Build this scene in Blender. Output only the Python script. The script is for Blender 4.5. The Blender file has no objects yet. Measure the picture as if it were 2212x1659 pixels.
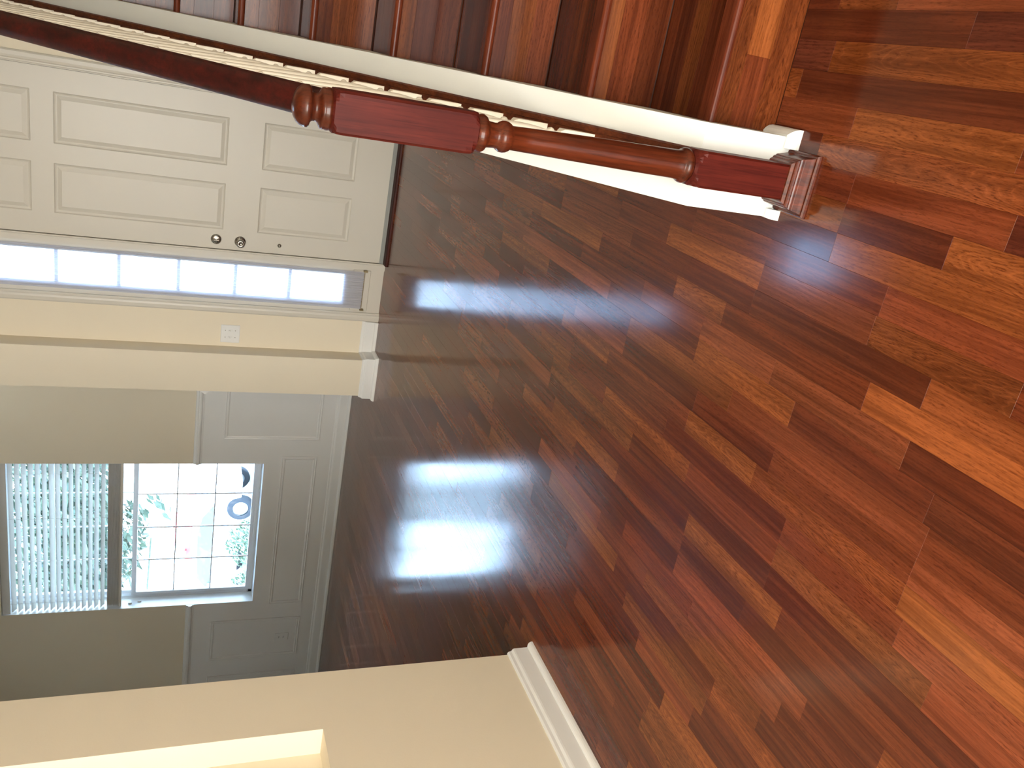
import bpy, math, random
from mathutils import Vector, Matrix
random.seed(7)
SC = bpy.context.scene
COL = SC.collection

# ---------------------------------------------------------------- camera
yaw, pit, rol = -0.38775376, -0.38626448, 0.03878014
fw = Vector((math.sin(yaw)*math.cos(pit), math.cos(yaw)*math.cos(pit), math.sin(pit)))
rt = Vector((math.cos(yaw), -math.sin(yaw), 0.0))
up = rt.cross(fw)
r2 = rt*math.cos(rol) + up*math.sin(rol)
u2 = -rt*math.sin(rol) + up*math.cos(rol)
CAMH = 1.302
cam_d = bpy.data.cameras.new('camera')
cam = bpy.data.objects.new('camera', cam_d)
COL.objects.link(cam)
# the phone was held turned: the picture's left is the room's up
cx, cy, cz = -u2, r2, -fw
cam.matrix_world = Matrix(((cx.x, cy.x, cz.x, 0), (cx.y, cy.y, cz.y, 0), (cx.z, cy.z, cz.z, CAMH), (0, 0, 0, 1)))
cam_d.sensor_width = 36.0
cam_d.lens = 1816.2/2212*36.0
cam_d.clip_start = 0.02
cam_d.clip_end = 300
SC.camera = cam

# ---------------------------------------------------------------- view, sky, daylight
SC.view_settings.view_transform = 'Standard'
SC.view_settings.look = 'None'
SC.view_settings.gamma = 1.0
SC.view_settings.use_curve_mapping = False
SC.view_settings.exposure = -0.32

wd = bpy.data.worlds.new('sky')
SC.world = wd
wd.use_nodes = True
wn = wd.node_tree
wn.nodes.clear()
w_out = wn.nodes.new('ShaderNodeOutputWorld')
w_bg = wn.nodes.new('ShaderNodeBackground')
w_tc = wn.nodes.new('ShaderNodeTexCoord')
w_sep = wn.nodes.new('ShaderNodeSeparateXYZ')
w_rmp = wn.nodes.new('ShaderNodeValToRGB')
wn.links.new(w_tc.outputs['Generated'], w_sep.inputs[0])
wn.links.new(w_sep.outputs['Z'], w_rmp.inputs[0])
w_rmp.color_ramp.elements[0].position = 0.0
w_rmp.color_ramp.elements[0].color = (0.60, 0.79, 1.0, 1)
w_rmp.color_ramp.elements[1].position = 0.6
w_rmp.color_ramp.elements[1].color = (0.38, 0.60, 1.0, 1)
wn.links.new(w_rmp.outputs[0], w_bg.inputs[0])
w_bg.inputs[1].default_value = 26.0
wn.links.new(w_bg.outputs[0], w_out.inputs[0])

def light_area(name, loc, rot, sx, sy, power, color):
    l = bpy.data.lights.new(name, 'AREA')
    l.shape = 'RECTANGLE'
    l.size, l.size_y = sx, sy
    l.energy = power
    l.color = color
    o = bpy.data.objects.new(name, l)
    o.location = loc
    o.rotation_euler = rot
    COL.objects.link(o)
    return o
PI = math.pi
# the sun stands behind the house and lights the street in front of it
sun = bpy.data.lights.new('sun', 'SUN')
sun.energy = 16.0
sun.angle = 0.01
sun.color = (1.0, 0.95, 0.86)
so = bpy.data.objects.new('sun', sun)
so.rotation_euler = (math.radians(38), 0, math.radians(-20))
so.location = (0, -10, 30)
COL.objects.link(so)
# daylight entering through the big windows behind the camera
light_area('window_light_back', (-0.6, -3.28, 1.55), (PI/2, 0, 0), 2.85, 2.1, 410, (1.0, 0.985, 0.955))
light_area('fill_light_dining', (-5.75, 3.4, 1.6), (PI/2, 0, -PI/2), 1.6, 1.4, 8, (1.0, 0.97, 0.92))  # added fill lamp inside the dining room; no window stands there

# ---------------------------------------------------------------- helpers
class MB:
    def __init__(self):
        self.v, self.f, self.s = [], [], []
    def add(self, vs, fs, smooth=False):
        b = len(self.v)
        self.v += [tuple(p) for p in vs]
        for f in fs:
            self.f.append(tuple(b+i for i in f)); self.s.append(smooth)
    def box(self, x0, x1, y0, y1, z0, z1):
        vs = [(x0,y0,z0),(x1,y0,z0),(x1,y1,z0),(x0,y1,z0),(x0,y0,z1),(x1,y0,z1),(x1,y1,z1),(x0,y1,z1)]
        self.add(vs, [(0,3,2,1),(4,5,6,7),(0,1,5,4),(1,2,6,5),(2,3,7,6),(3,0,4,7)])
    def bbox(self, x0, x1, y0, y1, z0, z1, b=0.002):
        "box with chamfered edges"
        b = min(b, (x1-x0)*.45, (y1-y0)*.45, (z1-z0)*.45)
        xs, ys, zs = (x0, x1), (y0, y1), (z0, z1)
        vs, idx = [], {}
        for i in (0,1):
            for j in (0,1):
                for k in (0,1):
                    sx, sy, sz = (1,-1)[i], (1,-1)[j], (1,-1)[k]
                    for a in range(3):
                        p = [xs[i], ys[j], zs[k]]
                        for c, s in ((0,sx),(1,sy),(2,sz)):
                            if c != a: p[c] += s*b
                        idx[(i,j,k,a)] = len(vs); vs.append(tuple(p))
        fs = []
        for a in range(3):
            o = [c for c in range(3) if c != a]
            for s in (0,1):
                q = []
                for (m,n) in ((0,0),(1,0),(1,1),(0,1)):
                    t = [0,0,0]; t[a]=s; t[o[0]]=m; t[o[1]]=n
                    q.append(idx[(t[0],t[1],t[2],a)])
                fs.append(q)
        for a in range(3):
            o = [c for c in range(3) if c != a]
            for (m,n) in ((0,0),(1,0),(1,1),(0,1)):
                q = []
                for s in (0,1):
                    t = [0,0,0]; t[a]=s; t[o[0]]=m; t[o[1]]=n
                    q.append((idx[(t[0],t[1],t[2],o[0])], idx[(t[0],t[1],t[2],o[1])]))
                fs.append([q[0][0], q[0][1], q[1][1], q[1][0]])
        for i in (0,1):
            for j in (0,1):
                for k in (0,1):
                    fs.append([idx[(i,j,k,a)] for a in range(3)])
        self.add(vs, fs)
    def prism(self, prof, fn, t0, t1, closed=True, smooth=False, cap=True):
        "prof: 2D points; fn(a, b, t) -> 3D"
        n = len(prof)
        vs = [fn(a, b, t0) for a, b in prof] + [fn(a, b, t1) for a, b in prof]
        fs = [(i, (i+1) % n, n+(i+1) % n, n+i) for i in range(n if closed else n-1)]
        self.add(vs, fs, smooth)
        if cap and closed:
            self.add(vs, [tuple(range(n)), tuple(range(n, 2*n))])
    def sweep(self, prof, path, smooth=False):
        "profile (out, z) along a horizontal path of (x, y, nx, ny) stations, mitred"
        n = len(prof)
        vs = []
        for (x, y, nx, ny) in path:
            vs += [(x+nx*a, y+ny*a, z) for a, z in prof]
        fs = []
        for s in range(len(path)-1):
            for i in range(n):
                j = (i+1) % n
                fs.append((s*n+i, s*n+j, (s+1)*n+j, (s+1)*n+i))
        fs.append(tuple(range(n))); fs.append(tuple(range((len(path)-1)*n, len(path)*n)))
        self.add(vs, fs, smooth)
    def lathe(self, prof, c=(0,0,0), seg=28, axis='z', cap=True):
        vs, fs = [], []
        for (r, z) in prof:
            for i in range(seg):
                a = 2*PI*i/seg
                x, y = r*math.cos(a), r*math.sin(a)
                if axis == 'z': vs.append((c[0]+x, c[1]+y, c[2]+z))
                elif axis == 'y': vs.append((c[0]+x, c[1]+z, c[2]+y))
                else: vs.append((c[0]+z, c[1]+x, c[2]+y))
        for k in range(len(prof)-1):
            for i in range(seg):
                j = (i+1) % seg
                fs.append((k*seg+i, k*seg+j, (k+1)*seg+j, (k+1)*seg+i))
        self.add(vs, fs, True)
        if cap:
            self.add(vs, [tuple(range(seg)), tuple(range((len(prof)-1)*seg, len(prof)*seg))])
    def tube(self, pts, r, seg=8):
        pts = [Vector(p) for p in pts]
        vs, fs = [], []
        for k, p in enumerate(pts):
            d = (pts[min(k+1, len(pts)-1)]-pts[max(k-1, 0)]).normalized()
            a = d.orthogonal().normalized(); b = d.cross(a)
            rr = r[k] if isinstance(r, (list, tuple)) else r
            vs += [p+(a*math.cos(2*PI*i/seg)+b*math.sin(2*PI*i/seg))*rr for i in range(seg)]
        for k in range(len(pts)-1):
            for i in range(seg):
                j = (i+1) % seg
                fs.append((k*seg+i, k*seg+j, (k+1)*seg+j, (k+1)*seg+i))
        self.add(vs, fs, True)
        self.add(vs, [tuple(range(seg)), tuple(range((len(pts)-1)*seg, len(pts)*seg))])
    def mesh(self, name, mat):
        me = bpy.data.meshes.new(name)
        me.from_pydata(self.v, [], self.f)
        me.polygons.foreach_set('use_smooth', self.s)
        me.materials.append(mat)
        me.validate()
        import bmesh
        bm = bmesh.new(); bm.from_mesh(me)
        bmesh.ops.recalc_face_normals(bm, faces=bm.faces)
        bm.to_mesh(me); bm.free()
        return me
    def build(self, name, mat, parent=None, **tags):
        me = self.mesh(name, mat)
        o = bpy.data.objects.new(name, me)
        COL.objects.link(o)
        if parent: o.parent = parent
        for k, v in tags.items(): o[k] = v
        return o
def empty(name, loc=(0,0,0), **tags):
    o = bpy.data.objects.new(name, None)
    o.location = loc
    COL.objects.link(o)
    for k, v in tags.items(): o[k] = v
    return o
def arc(cx, cy, r, a0, a1, n):
    return [(cx+r*math.cos(math.radians(a0+(a1-a0)*i/n)), cy+r*math.sin(math.radians(a0+(a1-a0)*i/n))) for i in range(n+1)]

# ---------------------------------------------------------------- materials
def newmat(name):
    m = bpy.data.materials.new(name)
    m.use_nodes = True
    nt = m.node_tree
    b = nt.nodes['Principled BSDF']
    return m, nt, b
def setv(b, k, v):
    if k in b.inputs: b.inputs[k].default_value = v
def noise(nt, vec, scale, detail=4, rough=0.5, dist=0.0):
    n = nt.nodes.new('ShaderNodeTexNoise')
    n.inputs['Scale'].default_value = scale
    n.inputs['Detail'].default_value = detail
    n.inputs['Roughness'].default_value = rough
    n.inputs['Distortion'].default_value = dist
    if vec is not None: nt.links.new(vec, n.inputs['Vector'])
    return n
def objco(nt, scale=None):
    t = nt.nodes.new('ShaderNodeTexCoord')
    if scale is None: return t.outputs['Object']
    m = nt.nodes.new('ShaderNodeMapping')
    m.inputs['Scale'].default_value = scale
    nt.links.new(t.outputs['Object'], m.inputs[0])
    return m.outputs[0]
def bump(nt, b, h, strength, dist):
    bp = nt.nodes.new('ShaderNodeBump')
    bp.inputs['Strength'].default_value = strength
    bp.inputs['Distance'].default_value = dist
    nt.links.new(h, bp.inputs['Height'])
    nt.links.new(bp.outputs[0], b.inputs['Normal'])
def math_n(nt, op, a, b=None, c=None):
    m = nt.nodes.new('ShaderNodeMath'); m.operation = op
    for i, x in enumerate((a, b, c)):
        if x is None: continue
        if isinstance(x, (int, float)): m.inputs[i].default_value = x
        else: nt.links.new(x, m.inputs[i])
    return m.outputs[0]
def mixc(nt, fac, a, b, typ='MIX'):
    m = nt.nodes.new('ShaderNodeMix'); m.data_type = 'RGBA'; m.blend_type = typ
    if isinstance(fac, (int, float)): m.inputs['Factor'].default_value = fac
    else: nt.links.new(fac, m.inputs['Factor'])
    for k, x in (('A', a), ('B', b)):
        s = [i for i in m.inputs if i.name == k and i.type == 'RGBA'][0]
        if isinstance(x, tuple): s.default_value = x
        else: nt.links.new(x, s)
    return [o for o in m.outputs if o.type == 'RGBA'][0]
def ramp(nt, fac, stops):
    r = nt.nodes.new('ShaderNodeValToRGB')
    e = r.color_ramp.elements
    while len(e) < len(stops): e.new(0.5)
    for i, (p, c) in enumerate(stops):
        e[i].position = p
        e[i].color = c if isinstance(c, tuple) else (c, c, c, 1)
    nt.links.new(fac, r.inputs[0])
    return r.outputs[0]

def paint(name, col, rough=0.5, bscale=220, bstr=0.12, var=0.03):
    m, nt, b = newmat(name)
    co = objco(nt)
    n1 = noise(nt, co, 1.7, 3)
    c = mixc(nt, n1.outputs[0], tuple(x*(1-var) for x in col)+(1,), tuple(min(1, x*(1+var)) for x in col)+(1,))
    nt.links.new(c, b.inputs['Base Color'])
    setv(b, 'Roughness', rough)
    if bstr:
        n2 = noise(nt, co, bscale, 3)
        bump(nt, b, n2.outputs[0], bstr, 0.002)
    return m
M = {}
M['wall'] = paint('warm_cream_wall_paint', (0.775, 0.69, 0.53), 0.6, 150, 0.10)
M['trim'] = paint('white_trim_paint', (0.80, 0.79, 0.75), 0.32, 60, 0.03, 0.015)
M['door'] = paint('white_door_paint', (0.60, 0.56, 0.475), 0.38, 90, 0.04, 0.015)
M['cap'] = paint('white_knee_wall_paint', (0.715, 0.735, 0.71), 0.5, 80, 0.05, 0.012)
M['ceiling'] = paint('white_ceiling_paint', (0.80, 0.78, 0.72), 0.8, 120, 0.2)
M['vinyl'] = paint('white_vinyl', (0.78, 0.80, 0.82), 0.35, 60, 0.0)
def slatmat():
    m, nt, b = newmat('white_blind_slat')
    o = nt.nodes['Material Output']
    n = noise(nt, objco(nt), 30, 2)
    nt.links.new(mixc(nt, n.outputs[0], (.78, .76, .71, 1), (.82, .80, .75, 1)), b.inputs['Base Color'])
    setv(b, 'Roughness', .4)
    t = nt.nodes.new('ShaderNodeBsdfTranslucent'); t.inputs[0].default_value = (.72, .66, .56, 1)
    x = nt.nodes.new('ShaderNodeMixShader'); x.inputs[0].default_value = .22
    nt.links.new(b.outputs[0], x.inputs[1]); nt.links.new(t.outputs[0], x.inputs[2]); nt.links.new(x.outputs[0], o.inputs[0])
    return m
M['slat'] = slatmat()
M['stack'] = paint('blind_stack', (0.78, 0.73, 0.64), 0.45, 60, 0.0)
M['baluster'] = paint('cream_white_baluster_paint', (0.84, 0.80, 0.70), 0.4, 60, 0.02, 0.01)
M['plate'] = paint('white_plastic', (0.78, 0.78, 0.75), 0.3, 60, 0.0)

def wood_strip(name='cherry_strip_flooring', spec=0.38):
    "strip flooring: colour per strip, grain from each strip's own coordinates"
    m, nt, b = newmat(name)
    ag = nt.nodes.new('ShaderNodeAttribute'); ag.attribute_name = 'gc'
    at = nt.nodes.new('ShaderNodeAttribute'); at.attribute_name = 'tone'
    gv = ag.outputs['Vector']
    sep = nt.nodes.new('ShaderNodeSeparateColor'); nt.links.new(at.outputs['Color'], sep.inputs[0])
    fig = at.outputs['Alpha']
    def mapd(s):
        mp = nt.nodes.new('ShaderNodeMapping'); mp.inputs['Scale'].default_value = s
        nt.links.new(gv, mp.inputs[0]); return mp.outputs[0]
    # arched figure in some strips, straight grain in the others
    sx = nt.nodes.new('ShaderNodeSeparateXYZ'); nt.links.new(gv, sx.inputs[0])
    X, Y, Z = sx.outputs[0], sx.outputs[1], sx.outputs[2]
    warp = noise(nt, mapd((24, 4.0, 1)), 1.0, 2, 0.5)
    x0 = math_n(nt, 'MULTIPLY', math_n(nt, 'SUBTRACT', math_n(nt, 'FRACT', math_n(nt, 'MULTIPLY', Z, 7.3)), 0.5), 0.035)
    dx = math_n(nt, 'SUBTRACT', X, x0)
    arch = math_n(nt, 'ADD', math_n(nt, 'MULTIPLY', Y, math_n(nt, 'ADD', 8.0, math_n(nt, 'MULTIPLY', math_n(nt, 'FRACT', math_n(nt, 'MULTIPLY', Z, 3.1)), 14.0))), math_n(nt, 'ADD', math_n(nt, 'MULTIPLY', math_n(nt, 'MULTIPLY', dx, dx), 3600.0), math_n(nt, 'MULTIPLY', warp.outputs[0], 9.0)))
    strt = math_n(nt, 'ADD', math_n(nt, 'MULTIPLY', X, 110.0), math_n(nt, 'ADD', math_n(nt, 'MULTIPLY', Y, 1.5), math_n(nt, 'MULTIPLY', warp.outputs[0], 5.0)))
    isarch = math_n(nt, 'GREATER_THAN', fig, 0.72)
    tt = math_n(nt, 'ADD', math_n(nt, 'MULTIPLY', arch, isarch), math_n(nt, 'MULTIPLY', strt, math_n(nt, 'SUBTRACT', 1.0, isarch)))
    rings = math_n(nt, 'FRACT', tt)
    ringd = ramp(nt, rings, [(0.0, 1.0), (0.18, 0.45), (0.5, 0.0), (0.85, 0.15), (1.0, 1.0)])
    streak = noise(nt, mapd((70, 1.7, 1)), 1.0, 5, 0.65, 0.4)
    pores = noise(nt, mapd((380, 52.0, 1)), 1.0, 2, 0.7)
    wide = noise(nt, mapd((14, 1.6, 1)), 1.0, 2, 0.5)
    base = at.outputs['Color']
    dark = mixc(nt, 1.0, base, (0.42, 0.34, 0.32, 1), 'MULTIPLY')
    lite = mixc(nt, 1.0, base, (1.7, 1.75, 1.75, 1), 'MULTIPLY')
    c = mixc(nt, math_n(nt, 'MULTIPLY', ramp(nt, wide.outputs[0], [(0.40, 0.0), (0.70, 1.0)]), 0.55), base, dark)
    c = mixc(nt, math_n(nt, 'MULTIPLY', ramp(nt, wide.outputs[0], [(0.28, 1.0), (0.5, 0.0)]), 0.34), c, lite)
    c = mixc(nt, math_n(nt, 'MULTIPLY', ringd, math_n(nt, 'MULTIPLY', fig, 0.42)), c, dark)
    c = mixc(nt, math_n(nt, 'MULTIPLY', ramp(nt, rings, [(0.5, 0.0), (0.62, 1.0), (0.74, 0.0)]), math_n(nt, 'MULTIPLY', fig, 0.30)), c, lite)
    c = mixc(nt, math_n(nt, 'MULTIPLY', ramp(nt, streak.outputs[0], [(0.36, 1.0), (0.52, 0.0)]), 0.62), c, dark)
    c = mixc(nt, math_n(nt, 'MULTIPLY', ramp(nt, streak.outputs[0], [(0.52, 0.0), (0.68, 1.0)]), 0.38), c, lite)
    c = mixc(nt, math_n(nt, 'MULTIPLY', ramp(nt, pores.outputs[0], [(0.51, 0.0), (0.63, 1.0)]), math_n(nt, 'ADD', 0.18, math_n(nt, 'MULTIPLY', math_n(nt, 'ADD', ringd, 0.35), math_n(nt, 'MULTIPLY', fig, 0.75)))), c, dark)
    nt.links.new(c, b.inputs['Base Color'])
    # gloss finish with faint wear
    sm = noise(nt, objco(nt), 3.0, 4, 0.6)
    nt.links.new(ramp(nt, sm.outputs[0], [(0.3, FLOOR_R0), (0.7, FLOOR_R1)]), b.inputs['Roughness'])
    setv(b, 'Specular IOR Level', spec)
    bump(nt, b, pores.outputs[0], 0.03, 0.0005)
    return m
FLOOR_R0, FLOOR_R1 = 0.115, 0.16
M['strip'] = wood_strip()
M['stair_strip'] = wood_strip('cherry_stair_strip', 0.16)
def stained(name, c0, c1, rough=0.3, axis='z', grain=1.0, coat=0.0):
    m, nt, b = newmat(name)
    s = {'z': (60, 60, 2.5), 'y': (60, 2.5, 60), 'x': (2.5, 60, 60)}[axis]
    v = objco(nt, s)
    n = noise(nt, v, 1.0, 5, 0.65, 0.2)
    f = noise(nt, objco(nt, tuple(x*4 for x in s)), 1.0, 3, 0.6)
    big = noise(nt, objco(nt, (5, 5, 5)), 1.0, 3, 0.6, 0.4)
    c = mixc(nt, ramp(nt, n.outputs[0], [(0.3, 0.0), (0.7, 1.0)]), c0+(1,), c1+(1,))
    c = mixc(nt, math_n(nt, 'MULTIPLY', ramp(nt, f.outputs[0], [(0.35, 1.0), (0.5, 0.0)]), 0.45*grain), c, tuple(x*.45 for x in c0)+(1,))
    c = mixc(nt, math_n(nt, 'MULTIPLY', ramp(nt, big.outputs[0], [(0.4, 0.0), (0.7, 1.0)]), 0.5), c, tuple(x*.6 for x in c0)+(1,))
    nt.links.new(c, b.inputs['Base Color'])
    setv(b, 'Roughness', rough); setv(b, 'Specular IOR Level', 0.13)
    setv(b, 'Coat Weight', coat); setv(b, 'Coat Roughness', 0.12)
    bump(nt, b, f.outputs[0], 0.1, 0.0005)
    return m
M['newel'] = stained('red_mahogany_stain', (0.055, 0.0062, 0.0042), (0.100, 0.0135, 0.0080), 0.45)
M['newel_turn'] = stained('brown_mahogany_stain', (0.040, 0.0075, 0.0035), (0.135, 0.027, 0.009), 0.28, coat=.3)
M['rail'] = stained('dark_mahogany_stain', (0.020, 0.006, 0.005), (0.075, 0.010, 0.007), 0.45, 'y', 0.6)
M['shoe'] = stained('brown_shoe_rail_stain', (0.060, 0.014, 0.007), (0.15, 0.042, 0.015), 0.4, 'y')
M['nose'] = stained('red_brown_nosing', (0.09, 0.018, 0.008), (0.17, 0.038, 0.015), 0.22, 'x')
M['threshold'] = stained('dark_threshold', (0.040, 0.009, 0.006), (0.075, 0.015, 0.010), 0.4, 'x')
def metal(name, col, rough):
    m, nt, b = newmat(name)
    n = noise(nt, objco(nt), 400, 2)
    nt.links.new(ramp(nt, n.outputs[0], [(0.3, rough*.85), (0.7, rough*1.15)]), b.inputs['Roughness'])
    setv(b, 'Base Color', col+(1,)); setv(b, 'Metallic', 1.0)
    return m
M['nickel'] = metal('satin_nickel', (0.42, 0.39, 0.34), 0.28)
M['brass'] = metal('antique_brass', (0.38, 0.30, 0.17), 0.35)
M['alu'] = paint('grey_weather_strip', (0.30, 0.30, 0.27), 0.6, 60, 0.0)
def plain(name, col, rough=0.6, var=0.1, scale=20, spec=0.5):
    m, nt, b = newmat(name)
    n = noise(nt, objco(nt), scale, 3)
    nt.links.new(mixc(nt, n.outputs[0], tuple(x*(1-var) for x in col)+(1,), tuple(min(1, x*(1+var)) for x in col)+(1,)), b.inputs['Base Color'])
    setv(b, 'Roughness', rough); setv(b, 'Specular IOR Level', spec)
    return m
M['gap'] = plain('dark_joint', (0.03, 0.025, 0.02), 0.9)
M['subfloor'] = plain('subfloor', (0.05, 0.02, 0.012), 0.9)
def glass():
    m = bpy.data.materials.new('window_glass'); m.use_nodes = True
    nt = m.node_tree; nt.nodes.clear()
    o = nt.nodes.new('ShaderNodeOutputMaterial')
    tr = nt.nodes.new('ShaderNodeBsdfTransparent'); tr.inputs[0].default_value = (0.93, 0.96, 0.95, 1)
    gl = nt.nodes.new('ShaderNodeBsdfGlossy'); gl.inputs['Roughness'].default_value = 0.02
    fr = nt.nodes.new('ShaderNodeFresnel'); fr.inputs[0].default_value = 1.35
    mx = nt.nodes.new('ShaderNodeMixShader')
    nt.links.new(fr.outputs[0], mx.inputs[0]); nt.links.new(tr.outputs[0], mx.inputs[1]); nt.links.new(gl.outputs[0], mx.inputs[2])
    nt.links.new(mx.outputs[0], o.inputs[0])
    return m
M['glass'] = glass()
def sheer():
    m = bpy.data.materials.new('white_sheer_fabric'); m.use_nodes = True
    nt = m.node_tree; nt.nodes.clear()
    o = nt.nodes.new('ShaderNodeOutputMaterial')
    tr = nt.nodes.new('ShaderNodeBsdfTransparent')
    tl = nt.nodes.new('ShaderNodeBsdfTranslucent'); tl.inputs[0].default_value = (0.33, 0.34, 0.44, 1)
    df = nt.nodes.new('ShaderNodeBsdfDiffuse'); df.inputs[0].default_value = (0.80, 0.80, 0.84, 1)
    a = nt.nodes.new('ShaderNodeMixShader'); a.inputs[0].default_value = 0.5
    nt.links.new(tl.outputs[0], a.inputs[1]); nt.links.new(df.outputs[0], a.inputs[2])
    c = nt.nodes.new('ShaderNodeTexCoord'); mp = nt.nodes.new('ShaderNodeMapping'); mp.inputs['Scale'].default_value = (140, 1, 3)
    nt.links.new(c.outputs['Object'], mp.inputs[0])
    n = noise(nt, mp.outputs[0], 1.0, 3)
    mx = nt.nodes.new('ShaderNodeMixShader')
    nt.links.new(ramp(nt, n.outputs[0], [(0.3, 0.62), (0.7, 0.82)]), mx.inputs[0])
    nt.links.new(tr.outputs[0], mx.inputs[1]); nt.links.new(a.outputs[0], mx.inputs[2])
    nt.links.new(mx.outputs[0], o.inputs[0])
    return m
M['sheer'] = sheer()
def leafmat(name, c0, c1):
    m, nt, b = newmat(name)
    n = noise(nt, objco(nt), 3.0, 3)
    nt.links.new(mixc(nt, n.outputs[0], c0+(1,), c1+(1,)), b.inputs['Base Color'])
    setv(b, 'Roughness', 0.5)
    return m
M['leaf'] = leafmat('tree_leaf', (0.034, 0.056, 0.036), (0.068, 0.098, 0.060))
M['hedge'] = leafmat('hedge_leaf', (0.05, 0.09, 0.05), (0.10, 0.15, 0.09))
M['bark'] = plain('bark', (0.12, 0.09, 0.07), 0.9, 0.3)
M['concrete'] = plain('pale_concrete', (0.62, 0.60, 0.56), 0.8, 0.06, 6)
M['grass'] = plain('lawn', (0.40, 0.42, 0.24), 0.9, 0.2, 30)
M['carwhite'] = plain('white_car_paint', (0.85, 0.85, 0.86), 0.25, 0.01)
M['carred'] = plain('red_car_paint', (0.55, 0.05, 0.05), 0.3, 0.02)
M['carglass'] = plain('car_glass', (0.10, 0.16, 0.16), 0.15, 0.05)
M['tyre'] = plain('tyre_rubber', (0.035, 0.038, 0.045), 0.8, 0.1)
M['rim'] = metal('wheel_rim', (0.6, 0.6, 0.62), 0.35)
M['siding'] = plain('pale_siding', (0.75, 0.72, 0.66), 0.8, 0.04)
M['roofing'] = plain('grey_shingle', (0.30, 0.28, 0.26), 0.9, 0.1)

# ---------------------------------------------------------------- structure
XL = -2.02      # face of the wall on the near left
XI = -2.28      # its dining-room side
YD = 5.408      # face of the entry door wall
YW = 5.962      # face of the dining window wall
YP = 5.262      # face of the pier
CE = 5.3
K = 'structure'
def wall(name, boxes, mat='wall', **t):
    m = MB()
    for b in boxes: m.box(*b)
    return m.build(name, M[mat], kind=K, **t)
floor_o = None
m = MB(); m.box(-6.0, 1.2, -3.2, 6.2, -0.12, -0.0045)
floor_o = m.build('floor', M['subfloor'], kind=K)

# entry wall with the openings of the door unit and of a high window
DX0, DX1, DT = -1.735, -0.452, 2.50
HX0, HX1, HZ0, HZ1 = -1.27, -0.82, 3.22, 3.92
wall('wall_entry', [(-2.28, DX0, YD, 5.62, 0, CE), (DX1, 1.2, YD, 5.62, 0, CE), (DX0, DX1, YD, 5.62, DT, HZ0),
                    (DX0, HX0, YD, 5.62, HZ0, HZ1), (HX1, DX1, YD, 5.62, HZ0, HZ1), (DX0, DX1, YD, 5.62, HZ1, CE)])
wall('wall_pier', [(-2.28, -2.02, YP, YD, 0, 2.6), (-2.28, -2.02, 5.62, YW, 0, 2.6)])
# near left wall with the recessed niche
NY, NZ0, NZ1, NX = 2.031, 0.819, 2.1, -2.118
wall('wall_left', [(XI, XL, NY, 2.288, 0, 2.6), (XI, XL, -3.2, NY, 0, NZ0), (XI, XL, -3.2, NY, NZ1, 2.6), (XI, NX, 0.9, NY, NZ0, NZ1),
                   (XI, XL, -3.2, 0.9, NZ0, NZ1), (XI, XL, -3.2, YD, 2.6, CE)])
wall('wall_stairs', [(1.02, 1.2, -3.2, 5.62, 0, CE)])
wall('wall_rear', [(-2.28, -2.05, -3.4, -3.2, 0, CE), (0.85, 1.2, -3.4, -3.2, 0, CE), (-2.05, 0.85, -3.4, -3.2, 0, 0.48), (-2.05, 0.85, -3.4, -3.2, 2.62, CE), (-2.02, 1.02, 0.55, 0.70, 2.75, CE)])  # last box: closing wall above the slab added to block rear light
# dining room
WX0, WX1, WZ0, WZ1 = -4.457, -3.178, 0.606, 2.40
wall('wall_dining_front', [(-5.9, WX0, YW, 6.16, 0, 2.8), (WX1, -2.02, YW, 6.16, 0, 2.8), (WX0, WX1, YW, 6.16, 0, WZ0), (WX0, WX1, YW, 6.16, WZ1, 2.8)])
wall('wall_dining_left', [(-6.0, -5.78, 1.3, 6.16, 0, 2.8)])
wall('wall_dining_rear', [(-6.0, XI, 1.1, 1.3, 0, 2.8)])
m = MB(); m.box(-6.0, XI, 1.1, 6.16, 2.72, 2.85); m.build('ceiling_dining', M['ceiling'], kind=K)
m = MB(); m.box(XL, 1.02, -3.2, 0.55, 2.75, 2.95); m.build('light_block_rear', M['ceiling'], kind=K)  # unseen slab added to keep the rear light off the upper foyer wall
m = MB(); m.box(-2.05, 0.85, -3.44, -3.41, .45, 2.65); m.build('sun_screen_rear', M['slat'], kind=K)  # unseen sheet added outside the rear opening to keep the sun out
m = MB(); m.box(-2.28, 1.2, -3.4, 5.62, CE, CE+.15); m.build('ceiling', M['ceiling'], kind=K)

# baseboard profile (outwards, up) with a quarter-round shoe at its foot
def base_prof(h=0.106, s=1.0):
    p = [(0, h), (0.004*s, h), (0.0075*s, h-0.006), (0.0085*s, h-0.016), (0.0135*s, h-0.024), (0.0145*s, h-0.030), (0.0145*s, 0.023)]
    p += [(0.0145*s+0.0135*s*math.sin(math.radians(a)), 0.004+0.019*math.cos(math.radians(a))) for a in (15, 35, 55, 75, 90)]
    p += [(0.028*s, 0.0), (0.0, 0.0)]
    return p
T0 = -0.0
bp = base_prof(0.106)
def baseboard(name, path):
    m = MB(); m.sweep(bp, path); return m.build(name, M['trim'], kind=K)
# (x, y, outward mitre vector)
baseboard('baseboard_left', [(XL, -3.2, 1, 0), (XL, 2.288, 1, 1), (XI, 2.288, -1, 1), (XI, 1.3, -1, 0)])
baseboard('baseboard_pier', [(-2.02-.0, YD, 1, -1), (-2.02, YP, 1, -1), (-2.28, YP, -1, -1), (-2.28, YW, -1, -1)])
baseboard('baseboard_entry', [(-2.02, YD, 1, -1), (-1.79, YD, 0, -1)])
baseboard('baseboard_dining', [(-2.28, YW, -1, -1), (-5.78, YW, 1, -1), (-5.78, 1.3, 1, 1)])
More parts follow.
